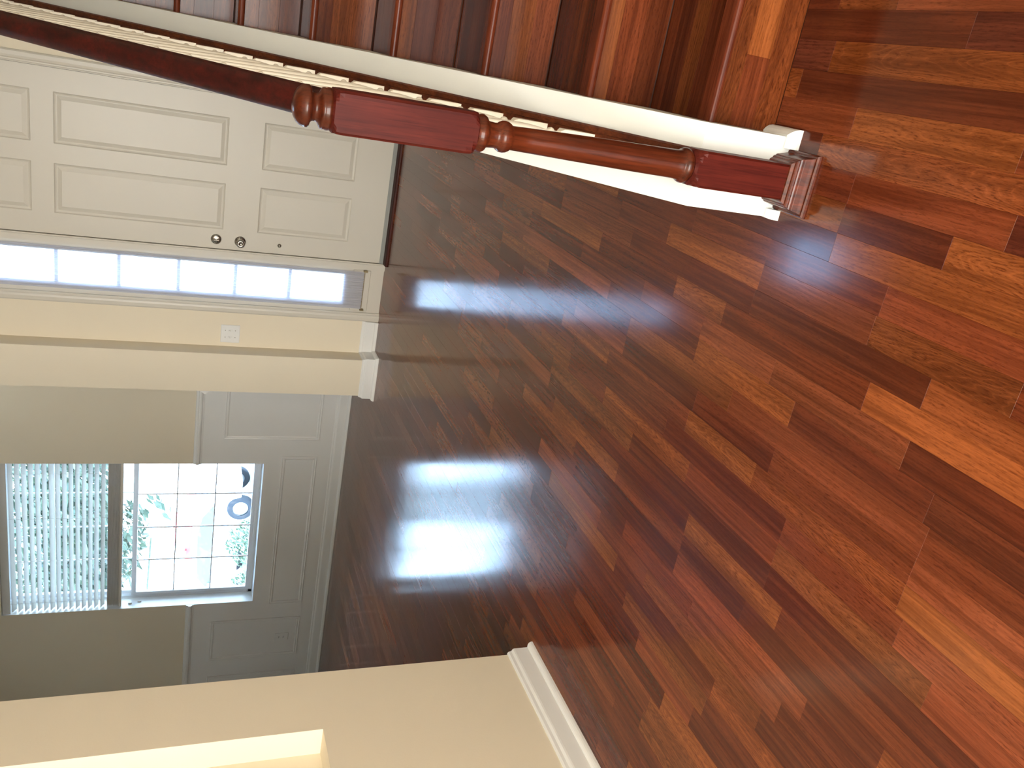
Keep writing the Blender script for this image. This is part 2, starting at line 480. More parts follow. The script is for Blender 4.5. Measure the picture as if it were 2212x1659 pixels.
# chair rail
cp = [(0, 1.060), (0.006, 1.060), (0.010, 1.072), (0.020, 1.078), (0.024, 1.088), (0.024, 1.098), (0.014, 1.104), (0.010, 1.116), (0, 1.120)]
for i, path in enumerate(([(-2.28, YW, -1, -1), (WX1+.0, YW, 0, -1)], [(WX0, YW, 0, -1), (-5.78, YW, 1, -1), (-5.78, 1.3, 1, 0)], [(-2.28, YP+.005, -1, 0), (-2.28, YW, -1, -1)])):
    m = MB(); m.sweep(cp, path); m.build('trim_%d' % (i+1), M['trim'], kind=K)
# white painted wainscot below the rail: a thin skin on the wall, with applied frames
m = MB()
m.box(-5.78, WX0, YW-.002, YW, 0.0, 1.075); m.box(WX1, -2.28, YW-.002, YW, 0.0, 1.075); m.box(WX0, WX1, YW-.002, YW, 0.0, WZ0)
m.box(-5.78, -5.778, 1.3, YW, 0, 1.075); m.box(-2.282, -2.28, YP+.005, YW, 0, 1.075)
wain = m.build('wall_wainscot', M['trim'], kind=K)
def pic_frame(x0, x1, z0, z1, w=0.030):
    m = MB()
    prof = [(0.0, 0.0), (0.005, 0.0), (0.008, 0.005), (0.005, 0.013), (0.007, 0.020), (0.004, 0.027), (0, w)]
    Y = YW-0.002
    # four mitred sides
    ring = [(x0, z0, 1, 1), (x1, z0, -1, 1), (x1, z1, -1, -1), (x0, z1, 1, -1)]
    n = len(prof); vs, fs = [], []
    for (x, z, sx, sz) in ring:
        vs += [(x+sx*b, Y-a, z+sz*b) for a, b in prof]
    for s in range(4):
        t = (s+1) % 4
        for i in range(n-1):
            fs.append((s*n+i, s*n+i+1, t*n+i+1, t*n+i))
    m.add(vs, fs)
    return m.build('panel_frame', M['trim'], wain)
pic_frame(-2.97, -2.31, 0.205, 0.915)
pic_frame(-4.495, -3.115, 0.208, 0.478)
pic_frame(-5.03, -4.637, 0.205, 0.925)
pic_frame(-5.70, -5.20, 0.205, 0.925)

# ---------------------------------------------------------------- floor strips
XK, PW = 0.2326, 0.0629
JOINTS = {-1:[(1.461,'B','R'),(1.633,'B','B')],0:[(1.26,'D','P')],1:[(1.608,'d','O')],3:[(1.069,'B','d')],4:[(1.562,'D','B')],5:[(1.427,'D','R')],6:[(1.141,'D','O'),(1.429,'B','D')],7:[(1.427,'P','O')],8:[(1.246,'d','R'),(1.63,'d','B'),(2.427,'O','D')],9:[(0.906,'B','d'),(1.63,'O','R'),(2.077,'D','B'),(2.833,'B','D')],10:[(1.077,'D','B'),(1.634,'D','R'),(2.276,'R','D'),(2.831,'D','O'),(3.537,'B','D')],11:[(1.209,'d','L'),(2.471,'O','D'),(3.0,'B','O'),(4.216,'B','D')],12:[(1.072,'R','D'),(1.805,'B','R'),(2.14,'D','R'),(2.592,'D','d')],13:[(1.391,'O','D'),(1.803,'d','O'),(2.343,'R','P'),(3.643,'D','R'),(4.207,'B','D')],14:[(0.965,'R','d'),(1.609,'O','R'),(2.17,'P','B'),(2.841,'B','D'),(3.368,'D','O'),(4.016,'B','D')],15:[(0.966,'d','R'),(1.407,'D','d'),(2.169,'R','D'),(3.369,'B','D'),(4.161,'D','B')],16:[(0.966,'B','L'),(1.759,'d','O')],17:[(0.944,'d','R'),(1.305,'D','d'),(1.848,'d','D'),(2.516,'d','B'),(4.315,'D','B')],18:[(0.843,'B','R'),(1.304,'R','O'),(1.696,'O','d'),(2.218,'D','O'),(2.506,'B','D')],19:[(1.303,'B','D'),(2.0,'B','D'),(3.127,'R','D')],20:[(1.231,'O','d'),(1.639,'d','O'),(2.188,'d','D')],21:[(0.876,'D','B'),(1.636,'d','D'),(2.035,'R','D'),(2.556,'D','O')],22:[(1.08,'R','D'),(1.637,'d','R'),(2.331,'O','D'),(2.838,'D','B'),(3.394,'B','D'),(4.599,'D','B')],23:[(1.524,'d','R'),(3.122,'B','D'),(3.737,'D','R'),(4.989,'B','D')],24:[(1.187,'O','D')],25:[(1.358,'d','B'),(1.915,'O','d'),(2.462,'D','O'),(3.121,'B','D')],26:[(1.366,'O','D'),(1.82,'d','B')],27:[(2.581,'O','D'),(3.099,'D','R'),(3.788,'B','D'),(4.309,'D','B')],28:[(1.525,'d','O'),(2.189,'R','D'),(2.881,'B','D')],29:[(1.576,'R','B')],30:[(2.397,'B','D')],31:[(1.733,'R','D'),(2.392,'D','B')]}
TONE = {'D': (0.112, 0.0240, 0.0092), 'd': (0.144, 0.0322, 0.0112), 'R': (0.200, 0.0485, 0.0175), 'B': (0.196, 0.0530, 0.0155),
        'O': (0.225, 0.0620, 0.0165), 'L': (0.320, 0.0930, 0.0250), 'P': (0.115, 0.0260, 0.0130)}
JOINTS[2] = [(0.55, 'D', 'D'), (1.08, 'D', 'R'), (1.690, 'O', 'D')]
JOINTS[3] = [(1.069, 'O', 'd')]
JOINTS[24] = [(1.187, 'B', 'D'), (1.75, 'd', 'B'), (2.6, 'D', 'R')]
FIG = {'D': .3, 'd': .45, 'R': .45, 'B': .85, 'O': .75, 'L': .35, 'P': .5}
def plank_geo(a0, a1, b0, b1, th, fr, tone, ch=0.0003, sh=1.0):
    """one strip: a across, b along; fr(a, b, h) -> world; chamfered top edge.
    returns verts, faces, grain coordinates, tone"""
    g = 0.00006
    a0 += g; a1 -= g; b0 += g; b1 -= g
    pts = [(a0, b0, -th), (a1, b0, -th), (a1, b1, -th), (a0, b1, -th),
           (a0, b0, -ch), (a1, b0, -ch), (a1, b1, -ch), (a0, b1, -ch),
           (a0+ch, b0+ch, 0), (a1-ch, b0+ch, 0), (a1-ch, b1-ch, 0), (a0+ch, b1-ch, 0)]
    fs = [(0, 1, 5, 4), (1, 2, 6, 5), (2, 3, 7, 6), (3, 0, 4, 7), (4, 5, 9, 8), (5, 6, 10, 9), (6, 7, 11, 10), (7, 4, 8, 11), (8, 9, 10, 11)]
    rx, ry, rz = -(a0+a1)/2, random.uniform(0, 40), random.uniform(0, 40)
    gc = [(p[0]+rx, p[1]+ry, rz) for p in pts]
    j = sh*random.uniform(0.88, 1.13)
    c = TONE[tone]
    h = random.uniform(-.05, .05)
    col = (c[0]*j*(1+h*.3), c[1]*j*(1-h), c[2]*j*(1-h*1.2), min(1, max(0, FIG[tone]+random.uniform(-.2, .25))))
    return [fr(*p) for p in pts], fs, gc, col
def plank_mesh(name, geos, mat):
    v, f, gc, tn = [], [], [], []
    for (vs, fs, g, c) in geos:
        b = len(v); v += vs; f += [tuple(b+i for i in q) for q in fs]; gc += g; tn += [c]*len(vs)
    me = bpy.data.meshes.new(name)
    me.from_pydata(v, [], f)
    a = me.attributes.new('gc', 'FLOAT_VECTOR', 'POINT'); a.data.foreach_set('vector', [x for p in gc for x in p])
    a = me.attributes.new('tone', 'FLOAT_COLOR', 'POINT'); a.data.foreach_set('color', [x for p in tn for x in p])
    me.materials.append(mat)
    return me
def plank_obj(name, geos, parent, mat='strip', **tags):
    me = plank_mesh(name, geos, M[mat])
    o = bpy.data.objects.new(name, me); COL.objects.link(o); o.parent = parent
    for k, x in tags.items(): o[k] = x
    return o
def rnd_tone():
    return random.choices('DdRBOLP', (28, 26, 17, 14, 8, 1, 8))[0]
Rm = (r2, u2, fw)
def proj(p):
    d = Vector(p)-Vector((0, 0, CAMH))
    z = d.dot(fw)
    if z < 0.05: return None
    return (1106-1816.2*d.dot(u2)/z, 1659-(829.5+1816.2*d.dot(r2)/z))
def px_area(x0, x1, y0, y1):
    q = [proj((x, y, 0)) for x, y in ((x0, y0), (x1, y0), (x1, y1), (x0, y1))]
    if any(p is None for p in q): return 0
    q = [(min(2212, max(0, a)), min(1659, max(0, b))) for a, b in q]
    return abs(sum(q[i][0]*q[(i+1) % 4][1]-q[(i+1) % 4][0]*q[i][1] for i in range(4)))/2
strips = []
for k in range(-13, 96):
    xa, xb = XK-PW*(k+1), XK-PW*k          # strip between xa < xb
    js = JOINTS.get(k, [])
    segs = []
    ylo, yhi = -0.9, 5.5
    if xb < -1.99: ylo, yhi = (1.35 if xb < XI else 2.32), 5.96
    elif xb < -2.05: ylo = 2.3
    if xa > -0.045: yhi = 1.7345
    elif xa > -0.24: yhi = 5.4
    def fill(a, b, ta, tb):
        "random joints between a and b; ta is the tone at a, tb the tone at b"
        if b-a < 0.72: return [(a, b, ta if random.random() < .5 else tb)]
        n = max(2, round((b-a)/random.uniform(.42, .58)))
        cuts = [a]+[a+(b-a)*(i+random.uniform(-.25, .25))/n for i in range(1, n)]+[b]
        r = []
        for i in range(n):
            t = ta if i == 0 else (tb if i == n-1 else rnd_tone())
            if r and i < n-1:
                while t == r[-1][2]: t = rnd_tone()
            r.append((cuts[i], cuts[i+1], t))
        return r
    prev, pt = ylo-random.uniform(0, .4), rnd_tone()
    for (yj, l, r) in js:
        if yj < ylo or yj > yhi: continue
        segs += fill(prev, yj, pt, r); prev, pt = yj, l
    segs += fill(prev, yhi+random.uniform(.02, .4), pt, rnd_tone())
    for (a, b, t) in segs:
        a, b = max(a, ylo), min(b, yhi)
        if b-a < .01: continue
        # strips run under the knee wall only as far as its front
        if xa < -0.03 and xb > -0.24 and a > 1.65 and xa > -0.225: continue
        x0, x1 = xa, xb
        if x1 > 1.02: continue
        vis = px_area(x0, x1, a, b)
        if x1 < XL and a < 2.3: vis *= .05
        hid = 0
        strips.append((vis, x0, x1, a, b, t))
strips.sort(key=lambda s: -s[0])
ffl = lambda a, b, h: (a, b, h)
for s in strips[:299]:
    dz = random.uniform(-.00012, .0)
    plank_obj('plank', [plank_geo(s[1], s[2], s[3], s[4], 0.0044, lambda a, b, h: (a, b, h+dz), s[5])], floor_o)
plank_obj('plank_field', [plank_geo(s[1], s[2], s[3], s[4], 0.0044, ffl, s[5], 0.0002) for s in strips[299:]], floor_o, kind='stuff')

# ---------------------------------------------------------------- staircase
RUN, RISE, Y0, Z0 = 0.2562, 0.1895, 1.710, 0.199   # nosing tip of the first step
SX0, SX1 = -0.0405, 1.015
stair = empty('staircase', (0.45, 1.735, 0), label='staircase of red-brown wooden planked steps climbing behind the white knee wall', category='stairs')
SI = Matrix.Translation((-.45, -1.735, 0))
NS = 13
tone_r = {0: 'BRB', 1: 'dRL', 2: 'ROd', 3: 'dDO', 4: 'OOd', 5: 'dOO', 6: 'RdO'}
tone_t = {0: 'DBDd', 1: 'DdPD', 2: 'DdDR', 3: 'DDDd', 4: 'DDdR', 5: 'DdDB', 6: 'DDRd'}
for i in range(NS):
    yt, zt = Y0+RUN*i, Z0+RISE*i
    yr = yt+0.025                      # riser face
    st = MB()
    st.box(SX0, SX1, yr+.006, min(yr+RUN+.06, 5.40), (zt-RISE-.03 if i else 0.0), zt-.009)
    step = st.build('step', M['subfloor'], stair)
    step.matrix_parent_inverse = SI
    zb = zt-RISE if i else 0.0
    # riser strips, running along X
    def strips_x(tones, fr, n0, w, tot):
        a = n0
        for t in tones:
            a1 = min(a+w, tot)
            if a1-a < .004: break
            x = SX0
            cuts = []
            while x < SX1-.05:
                L = random.uniform(.28, .62)
                if tones is r0 and t == 'R': L = 0.155 if x == SX0 else .6
                cuts.append((x, min(x+L, SX1))); x += L
            for c, (xa, xb) in enumerate(cuts):
                tt = t if c == 0 else rnd_tone()
                if tones is r0 and t == 'R' and c == 1: tt = 'L'
                plank_obj('plank', [plank_geo(a, a1, xa, xb, 0.005, fr, tt, sh=.66)], step, 'stair_strip')
            a = a1
    r0 = tone_r[0] if i == 0 else None
    tr = tone_r.get(i, ''.join(rnd_tone() for _ in range(3)))
    strips_x(r0 or tr, lambda a, b, h: (b, yr-h-.0+.001, a), zb, PW, zt-.018)
    # tread strips
    tt_ = tone_t.get(i, ''.join(rnd_tone() for _ in range(4)))
    strips_x(tt_, lambda a, b, h: (b, a, zt-.0035+h), yt+.046, PW, yt+RUN+.026)
    # rounded nosing
    pr = [(0.047, 0.0), (0.012, 0.0)] + [(0.0105-0.0105*math.sin(math.radians(a)), -0.0105+0.0105*math.cos(math.radians(a))) for a in (15, 30, 50, 70, 90, 110, 135, 160)] + [(0.012, -0.021), (0.026, -0.021), (0.026, -0.009), (0.047, -0.009)]
    nm = MB(); nm.prism([(yt+a, zt+b) for a, b in pr], lambda a, b, t: (t, a, b), SX0, SX1)
    nm.build('nosing', M['nose'], step)
lm = MB(); lm.box(SX0, SX1, Y0+RUN*NS+.02, YD-.005, Z0+RISE*NS-.25, Z0+RISE*NS)
o = lm.build('landing', M['nose'], stair); o.matrix_parent_inverse = SI

# ---------------------------------------------------------------- knee wall beside the stairs
SL = RISE/RUN
KY, KZ = 1.645, 0.2415
KX0, KX1 = -0.2235, -0.0410
capz = lambda y: KZ+SL*(y-KY)
m = MB()
m.prism([(KY, 0.0), (KY, KZ), (YD, capz(YD)), (YD, 0.0)], lambda a, b, t: (t, a, b), KX0, KX1)
knee = m.build('wall_knee', M['cap'], kind=K)
m = MB()
sp = [(0, 0.031), (0.004, 0.031), (0.010, 0.026), (0.0155, 0.018), (0.0175, 0.008), (0.0175, 0.0), (0, 0)]
m.sweep(sp, [(KX0, KY+.09, -.2, 0), (KX0, KY, -.2, -1), (-0.204, KY, 0, -1)])
m.sweep(sp, [(-0.066, KY, 0, -1), (KX1, KY, 1.1, -1), (KX1, 1.733, 1.1, 0)])
m.build('baseboard_knee', M['cap'], kind=K)

# ---------------------------------------------------------------- railing
rail_root = empty('stair_railing', (-0.1345, 1.607, 0), label='dark red wooden stair railing with newel post and cream turned balusters', category='railing')
RI = rail_root.matrix_world.inverted() if False else Matrix.Translation((0.1345, -1.607, 0))
def rpart(mb, name, mat, parent=None, **t):
    o = mb.build(name, mat, parent or rail_root, **t)
    if not parent: o.matrix_parent_inverse = RI
    return o
NXc, NYc = -0.1345, 1.607
def sq(m, prof, half_off=0):
    "square-section moulding: (half width, z) stack"
    vs, fs = [], []
    for h, z in prof:
        vs += [(NXc-h, NYc-h, z), (NXc+h, NYc-h, z), (NXc+h, NYc+h, z), (NXc-h, NYc+h, z)]
    for k in range(len(prof)-1):
        for i in range(4):
            j = (i+1) % 4
            fs.append((k*4+i, k*4+j, k*4+4+j, k*4+4+i))
    fs.append((0, 1, 2, 3)); n = len(prof)*4; fs.append((n-4, n-3, n-2, n-1))
    m.add(vs, fs)
def round_sq(m, h, prof):
    "square post end that turns into a round: square of half h cut by circles of radius r at height z"
    seg = 48; vs, fs = [], []
    for (r, z) in prof:
        for i in range(seg):
            a = 2*PI*(i+.5)/seg
            ca, sa = math.cos(a), math.sin(a)
            q = min(r, h/max(abs(ca), abs(sa)))
            vs.append((NXc+q*ca, NYc+q*sa, z))
    for k in range(len(prof)-1):
        for i in range(seg):
            j = (i+1) % seg
            fs.append((k*seg+i, k*seg+j, (k+1)*seg+j, (k+1)*seg+i))
    fs.append(tuple(range(seg))); fs.append(tuple(range((len(prof)-1)*seg, len(prof)*seg)))
    m.add(vs, fs)
hb = 0.0385
m = MB(); round_sq(m, hb, [(.06, 0.0), (.06, 0.262), (0.0535, 0.270), (0.046, 0.279), (0.0405, 0.286), (0.034, 0.2915)])
newel = rpart(m, 'newel_post', M['newel'])
m = MB(); round_sq(m, hb, [(0.036, 0.776), (0.042, 0.7785), (0.050, 0.787), (.06, 0.799), (.06, 1.034), (0.050, 1.043), (0.043, 1.0485), (0.036, 1.052)])
o = rpart(m, 'upper_block', M['newel'], newel)
m = MB()
z0 = 0.2905
m.lathe([(0.031, z0), (0.0352, z0+.003), (0.0372, z0+.0085), (0.0372, z0+.0125), (0.0348, z0+.018), (0.0322, z0+.0205), (0.0312, z0+.0225), (0.0302, z0+.04),
         (0.0298, 0.36), (0.0285, 0.45), (0.0265, 0.56), (0.0242, 0.66), (0.0232, 0.700), (0.0262, 0.703), (0.0292, 0.7085), (0.0305, 0.715), (0.0300, 0.7205), (0.0272, 0.7265), (0.0245, 0.729),
         (0.0240, 0.735), (0.0248, 0.747), (0.0275, 0.753), (0.0330, 0.7555), (0.0360, 0.761), (0.0360, 0.766), (0.0340, 0.771), (0.0345, 0.7765)], (NXc, NYc, 0), 40)
rpart(m, 'turned_shaft', M['newel_turn'], newel, label='lighter brown turned shaft with rings')
m = MB()
m.lathe([(0.0355, 1.0515), (0.0372, 1.0535), (0.0378, 1.0575), (0.0362, 1.0615), (0.0368, 1.064), (0.0362, 1.068), (0.0325, 1.0705), (0.0262, 1.0735), (0.0242, 1.078), (0.0248, 1.083),
         (0.0285, 1.0868), (0.0345, 1.0885), (0.0372, 1.0915), (0.0370, 1.097), (0.0345, 1.1045), (0.0290, 1.1110), (0.0205, 1.1160), (0.0105, 1.1187), (0.001, 1.1195)], (NXc, NYc, 0), 40)
rpart(m, 'finial', M['newel_turn'], newel)
# base moulding wraps the front and two sides
m = MB()
bpf = [(0.0, 0.0), (0.0300, 0.0), (0.0305, 0.004), (0.0298, 0.009), (0.0272, 0.0125), (0.0235, 0.0130), (0.0222, 0.0145), (0.0205, 0.021), (0.0180, 0.033), (0.0172, 0.0350), (0.0165, 0.040), (0.0148, 0.0430), (0.0130, 0.0438), (0.0120, 0.0475), (0.0098, 0.0500), (0.0070, 0.0512), (0.0030, 0.057), (0.0, 0.058)]
m.sweep(bpf, [(NXc+hb, KY-.0005, 1, 0), (NXc+hb, NYc-hb, 1, -1), (NXc-hb, NYc-hb, -1, -1), (NXc-hb, KY-.0005, -1, 0)])
rpart(m, 'base_moulding', M['newel_turn'], newel, label='lighter brown moulding round the foot of the newel')

def sloped(m, prof, ya, yb, fn_base, vertical_ends=True):
    "profile (x offset, height) swept up the stair slope"
    n = len(prof)
    vs = [(NXc+a, ya, fn_base(ya)+b) for a, b in prof] + [(NXc+a, yb, fn_base(yb)+b) for a, b in prof]
    fs = [(i, (i+1) % n, n+(i+1) % n, n+i) for i in range(n)]
    m.add(vs, fs); m.add(vs, [tuple(range(n)), tuple(range(n, 2*n))])
YE = 5.15
m = MB()
sloped(m, [(-.0365, 0), (-.0365, .012), (-.033, .019), (-.022, .022), (-.021, .0185), (.021, .0185), (.022, .022), (.033, .019), (.0365, .012), (.0365, 0)], KY+.001, YE, capz)
rpart(m, 'shoe_rail', M['shoe'], label='flat brown shoe rail carrying the balusters')
m = MB()
HB = 0.742
sloped(m, [(-.018, HB), (.018, HB), (.0235, HB+.004), (.0265, HB+.012), (.0255, HB+.022), (.028, HB+.030), (.0295, HB+.040), (.0275, HB+.052), (.0205, HB+.062), (.010, HB+.0675), (0, HB+.069),
           (-.010, HB+.0675), (-.0205, HB+.062), (-.0275, HB+.052), (-.0295, HB+.040), (-.028, HB+.030), (-.0255, HB+.022), (-.0265, HB+.012), (-.0235, HB+.004)], NYc+hb+.0005, YE, capz)
o = rpart(m, 'handrail', M['rail'])
for p in o.data.polygons: p.use_smooth = len(p.vertices) == 4
# balusters, one shared mesh
m = MB()
H = HB-.0185
h = .0173
m.add([(-h, -h, -h*SL), (h, -h, -h*SL), (h, h, h*SL), (-h, h, h*SL), (-h, -h, .064), (h, -h, .064), (h, h, .064), (-h, h, .064), (-.012, -.012, .071), (.012, -.012, .071), (.012, .012, .071), (-.012, .012, .071)],
      [(3, 2, 1, 0), (0, 1, 5, 4), (1, 2, 6, 5), (2, 3, 7, 6), (3, 0, 4, 7), (4, 5, 9, 8), (5, 6, 10, 9), (6, 7, 11, 10), (7, 4, 8, 11), (8, 9, 10, 11)])
m.lathe([(.0125, .069), (.0105, .078), (.0105, .084), (.0155, .088), (.0168, .093), (.0155, .098), (.0110, .102), (.0108, .108), (.0128, .118), (.0160, .145), (.0170, .175), (.0160, .215), (.0138, .28),
         (.0112, .38), (.0098, .46), (.0095, .47), (.0130, .474), (.0135, .480), (.0105, .486), (.0100, .500), (.0108, .56), (.0115, H)], (0, 0, 0), 14)
bme = m.mesh('baluster', M['baluster'])
y = 1.842+.0175
while y < YE-.03:
    o = bpy.data.objects.new('baluster', bme); COL.objects.link(o); o.parent = rail_root
    o.matrix_parent_inverse = RI
    o.location = (NXc, y, capz(y)+.0185)
    o['group'] = 'turned cream balusters'
    y += .1055

# ---------------------------------------------------------------- entry door unit
m = MB()
DL, DR, DB, DTT = -1.381, -0.464, 0.013, 2.44
DY = YD+.012                     # slab face
cols = [(-0.868, -0.588), (-1.259, -0.976)]
rows = [(0.262, 0.829), (1.031, 1.953), (2.066, 2.315)]
rec = .010
m.box(DL, DR, DY+rec, DY+.044, DB, DTT)
# stiles and rails stand proud of the recessed sheet
m.box(DL, cols[1][0], DY, DY+rec+.001, DB, DTT); m.box(cols[0][1], DR, DY, DY+rec+.001, DB, DTT); m.box(cols[1][1], cols[0][0], DY, DY+rec+.001, DB, DTT)
zz = [DB]+[v for r in rows for v in r]+[DTT]
for i in range(0, 8, 2):
    for c in cols: m.box(c[0], c[1], DY, DY+rec+.001, zz[i], zz[i+1])
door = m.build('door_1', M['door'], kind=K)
for c in cols:
    for r in rows:
        m = MB()
        rings = [(0.0, 0.0), (0.006, 0.006), (0.014, 0.0085), (0.018, 0.0085), (0.040, 0.0025), (0.044, 0.0025)]
        vs, fs = [], []
        for o_, d in rings:
            vs += [(c[0]+o_, DY+d, r[0]+o_), (c[1]-o_, DY+d, r[0]+o_), (c[1]-o_, DY+d, r[1]-o_), (c[0]+o_, DY+d, r[1]-o_)]
        for k in range(len(rings)-1):
            for i in range(4):
                j = (i+1) % 4
                fs.append((k*4+i, k*4+j, k*4+4+j, k*4+4+i))
        n = len(vs); fs.append((n-4, n-3, n-2, n-1))
        m.add(vs, fs)
        m.build('panel', M['door'], door)
m = MB(); m.box(DL-.002, DR+.002, DY-.003, DY+.0, DB-.005, DB+.026); m.box(DL, DR, DY-.006, DY-.002, DB+.008, DB+.012); m.box(DL, DR, DY-.006, DY-.002, DB+.018, DB+.022)
m.build('door_sweep', M['alu'], door, label='grey ribbed weather strip along the door foot')
m = MB()
kx, kz = -1.325, 0.927
m.lathe([(.0335, 0), (.0335, -.004), (.031, -.008), (.019, -.010), (.0125, -.014), (.012, -.028), (.017, -.033), (.0245, -.040), (.0272, -.050), (.0262, -.059), (.021, -.0655), (.010, -.068), (.0095, -.066), (.001, -.066)], (kx, DY, kz), 28, 'y')
knob = m.build('door_knob', M['nickel'], door)
m = MB(); m.lathe([(.0315, 0), (.0315, -.004), (.029, -.009), (.021, -.013), (.008, -.015)], (-1.322, DY, 1.069), 28, 'y')
db = m.build('deadbolt', M['nickel'], door)
m = MB(); m.bbox(-1.327, -1.317, DY-.034, DY-.012, 1.051, 1.087, .003)
m.build('thumb_turn', M['nickel'], db)
m = MB(); m.lathe([(.0125, 0), (.0125, -.004), (.009, -.009), (.003, -.011)], (-1.327, DY, 0.689), 18, 'y')
m.build('door_stop_button', M['nickel'], door)
for (za, zb) in ((1.573, 1.682), (0.918, 1.027), (0.26, 0.369), (2.21, 2.32)):
    m = MB()
    for q in range(5):
        a = za+(zb-za)*q/5+.0006
        m.lathe([(.0068, 0), (.0068, (zb-za)/5-.0012)], (-0.4595, DY-.004, a), 12)
    m.box(-0.476, -0.4595, DY-.0015, DY+.0005, za, zb)
    m.build('hinge', M['door'], door)
# frame, casing, sill
m = MB(); m.box(DL-.0028, DL-.0002, DY+.004, DY+.02, DB, DTT); m.box(DR+.0002, DR+.0028, DY+.004, DY+.02, DB, DTT)  # dark strips put the shade of the door gap into colour
m.build('gap_shade_strip', M['gap'], door, label='dark strip standing in for the shade in the gap round the door')
m = MB()
m.box(-1.431, DL-.003, YD-.004, 5.56, 0, DT); m.box(DR+.003, DX1, YD-.004, 5.56, 0, DT); m.box(-1.431, DX1, YD-.004, 5.56, DTT+.003, DT)
m.box(DL-.003, DL+.001, DY+.03, DY+.05, 0, DTT); m.box(DX0, -1.428, YD+.01, 5.56, DTT, DT)
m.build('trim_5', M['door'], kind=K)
csp = [(0, 0), (.009, 0), (.012, .006), (.012, .012), (.016, .018), (.018, .030), (.018, .050), (.014, .058), (0, .058)]
m = MB()
cw0, cw1 = -1.729, -0.457
for x, s in ((cw1, 1), (cw0, -1)):
    m.prism(csp, lambda a, b, t: (x+s*b, YD-a, t), 0, DT+.02)
m.prism(csp, lambda a, b, t: (t, YD-a, DT-.01+b), cw0-.05, cw1+.05)
# mullion bead between the door and its side light
m.box(-1.425, -1.392, YD-.010, YD-.003, 0, DT)
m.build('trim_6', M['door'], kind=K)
m = MB()
m.prism([(5.345, 0), (5.348, .009), (5.358, .013), (YD+.05, .014), (YD+.05, 0)], lambda a, b, t: (t, a, b), -1.385, -0.455)
m.build('threshold', M['threshold'], label='dark red wooden threshold strip at the foot of the white door', category='threshold')
m = MB(); m.box(-1.385, -0.455, YD+.0505, 5.62, 0, .014); m.build('trim_7', M['alu'], kind=K)

# side light
SG0, SG1, SZ0, SZ1 = -1.668, -1.472, 0.262, 2.28
m = MB()
fy0, fy1 = YD+.004, YD+.050
m.box(DX0, SG0-.010, fy0, fy1, 0, DTT); m.box(SG1+.010, -1.431, fy0, fy1, 0, DTT)
m.box(SG0-.010, SG1+.010, fy0, fy1, 0, SZ0-.010); m.box(SG0-.010, SG1+.010, fy0, fy1, SZ1+.010, DTT)
# glazing bead
for (a, b, c, d) in ((SG0-.0105, SG0, SZ0-.0105, SZ1+.0105), (SG1, SG1+.0105, SZ0-.0105, SZ1+.0105), (SG0, SG1, SZ0-.0105, SZ0), (SG0, SG1, SZ1, SZ1+.0105)):
    m.box(a, b, fy0-.006, fy1-.006, c, d)
win1 = m.build('window_1', M['door'], kind=K)
m = MB(); m.box(SG0, SG1, YD+.026, YD+.030, SZ0, SZ1); m.build('pane', M['glass'], win1)
for z in (0.606, 0.942, 1.277, 1.613, 1.949):
    m = MB(); m.bbox(SG0+.0002, SG1-.0002, YD+.016, YD+.040, z-.010, z+.010, .004); m.build('muntin', M['vinyl'], win1)
m = MB()
m.bbox(-1.716, -1.436, YD-.004, YD+.0035, 0.088, 0.205, .003)
m.build('lower_panel', M['door'], win1)
# sheer curtain on two little rods
cur = empty('sheer_curtain', (-1.57, YD-.02, 0.13), label='narrow white sheer curtain stretched between rods over the side light', category='curtain')
CI = Matrix.Translation((1.57, -(YD-.02), -.13))
nx, vs, fs = 90, [], []
for j, z in enumerate((0.130, 0.142, 0.9, 1.6, 2.335, 2.345)):
    for i in range(nx+1):
        x = -1.698+.255*i/nx
        amp = .0028 if 0 < j < 5 else .0016
        vs.append((x, YD-.022+amp*math.sin(i*1.05+math.sin(i*.37)*1.5)+.0012*math.sin(i*2.3+j*.4), z+.0015*math.sin(i*1.05)*(j == 0)))
for j in range(5):
    for i in range(nx):
        a = j*(nx+1)+i; fs.append((a, a+1, a+nx+2, a+nx+1))
m = MB(); m.add(vs, fs, True); o = m.build('fabric', M['sheer'], cur); o.matrix_parent_inverse = CI
for z in (0.132, 2.338):
    m = MB(); m.tube([(-1.706, YD-.022, z), (-1.436, YD-.022, z)], .0028, 8); o = m.build('curtain_rod', M['brass'], cur); o.matrix_parent_inverse = CI
    for x in (-1.704, -1.438):
        m = MB(); m.bbox(x-.006, x+.006, YD-.030, YD-.0045, z-.018, z+.008, .002); o = m.build('rod_bracket', M['brass'], cur); o.matrix_parent_inverse = CI

# light switch on the strip of wall beside the side light
m = MB(); m.bbox(-1.993, -1.873, YD-.0065, YD, 0.893, 1.010, .0025)
sw = m.build('light_switch', M['plate'], label='white double light switch plate on the cream wall left of the entry door', category='light switch')
for x in (-1.956, -1.910):
    m = MB(); m.bbox(x-.0055, x+.0055, YD-.009, YD-.006, 0.938, 0.965, .001); 
    m.prism([(YD-.006, .948), (YD-.017, .957), (YD-.017, .962), (YD-.006, .960)], lambda a, b, t: (t, a, b), x-.004, x+.004)
    m.build('toggle', M['plate'], sw)
    for z in (0.921, 0.982):
        m = MB(); m.lathe([(.0032, 0), (.0028, -.0015), (.001, -.002)], (x, YD-.0064, z), 10, 'y'); m.build('screw', M['nickel'], sw)
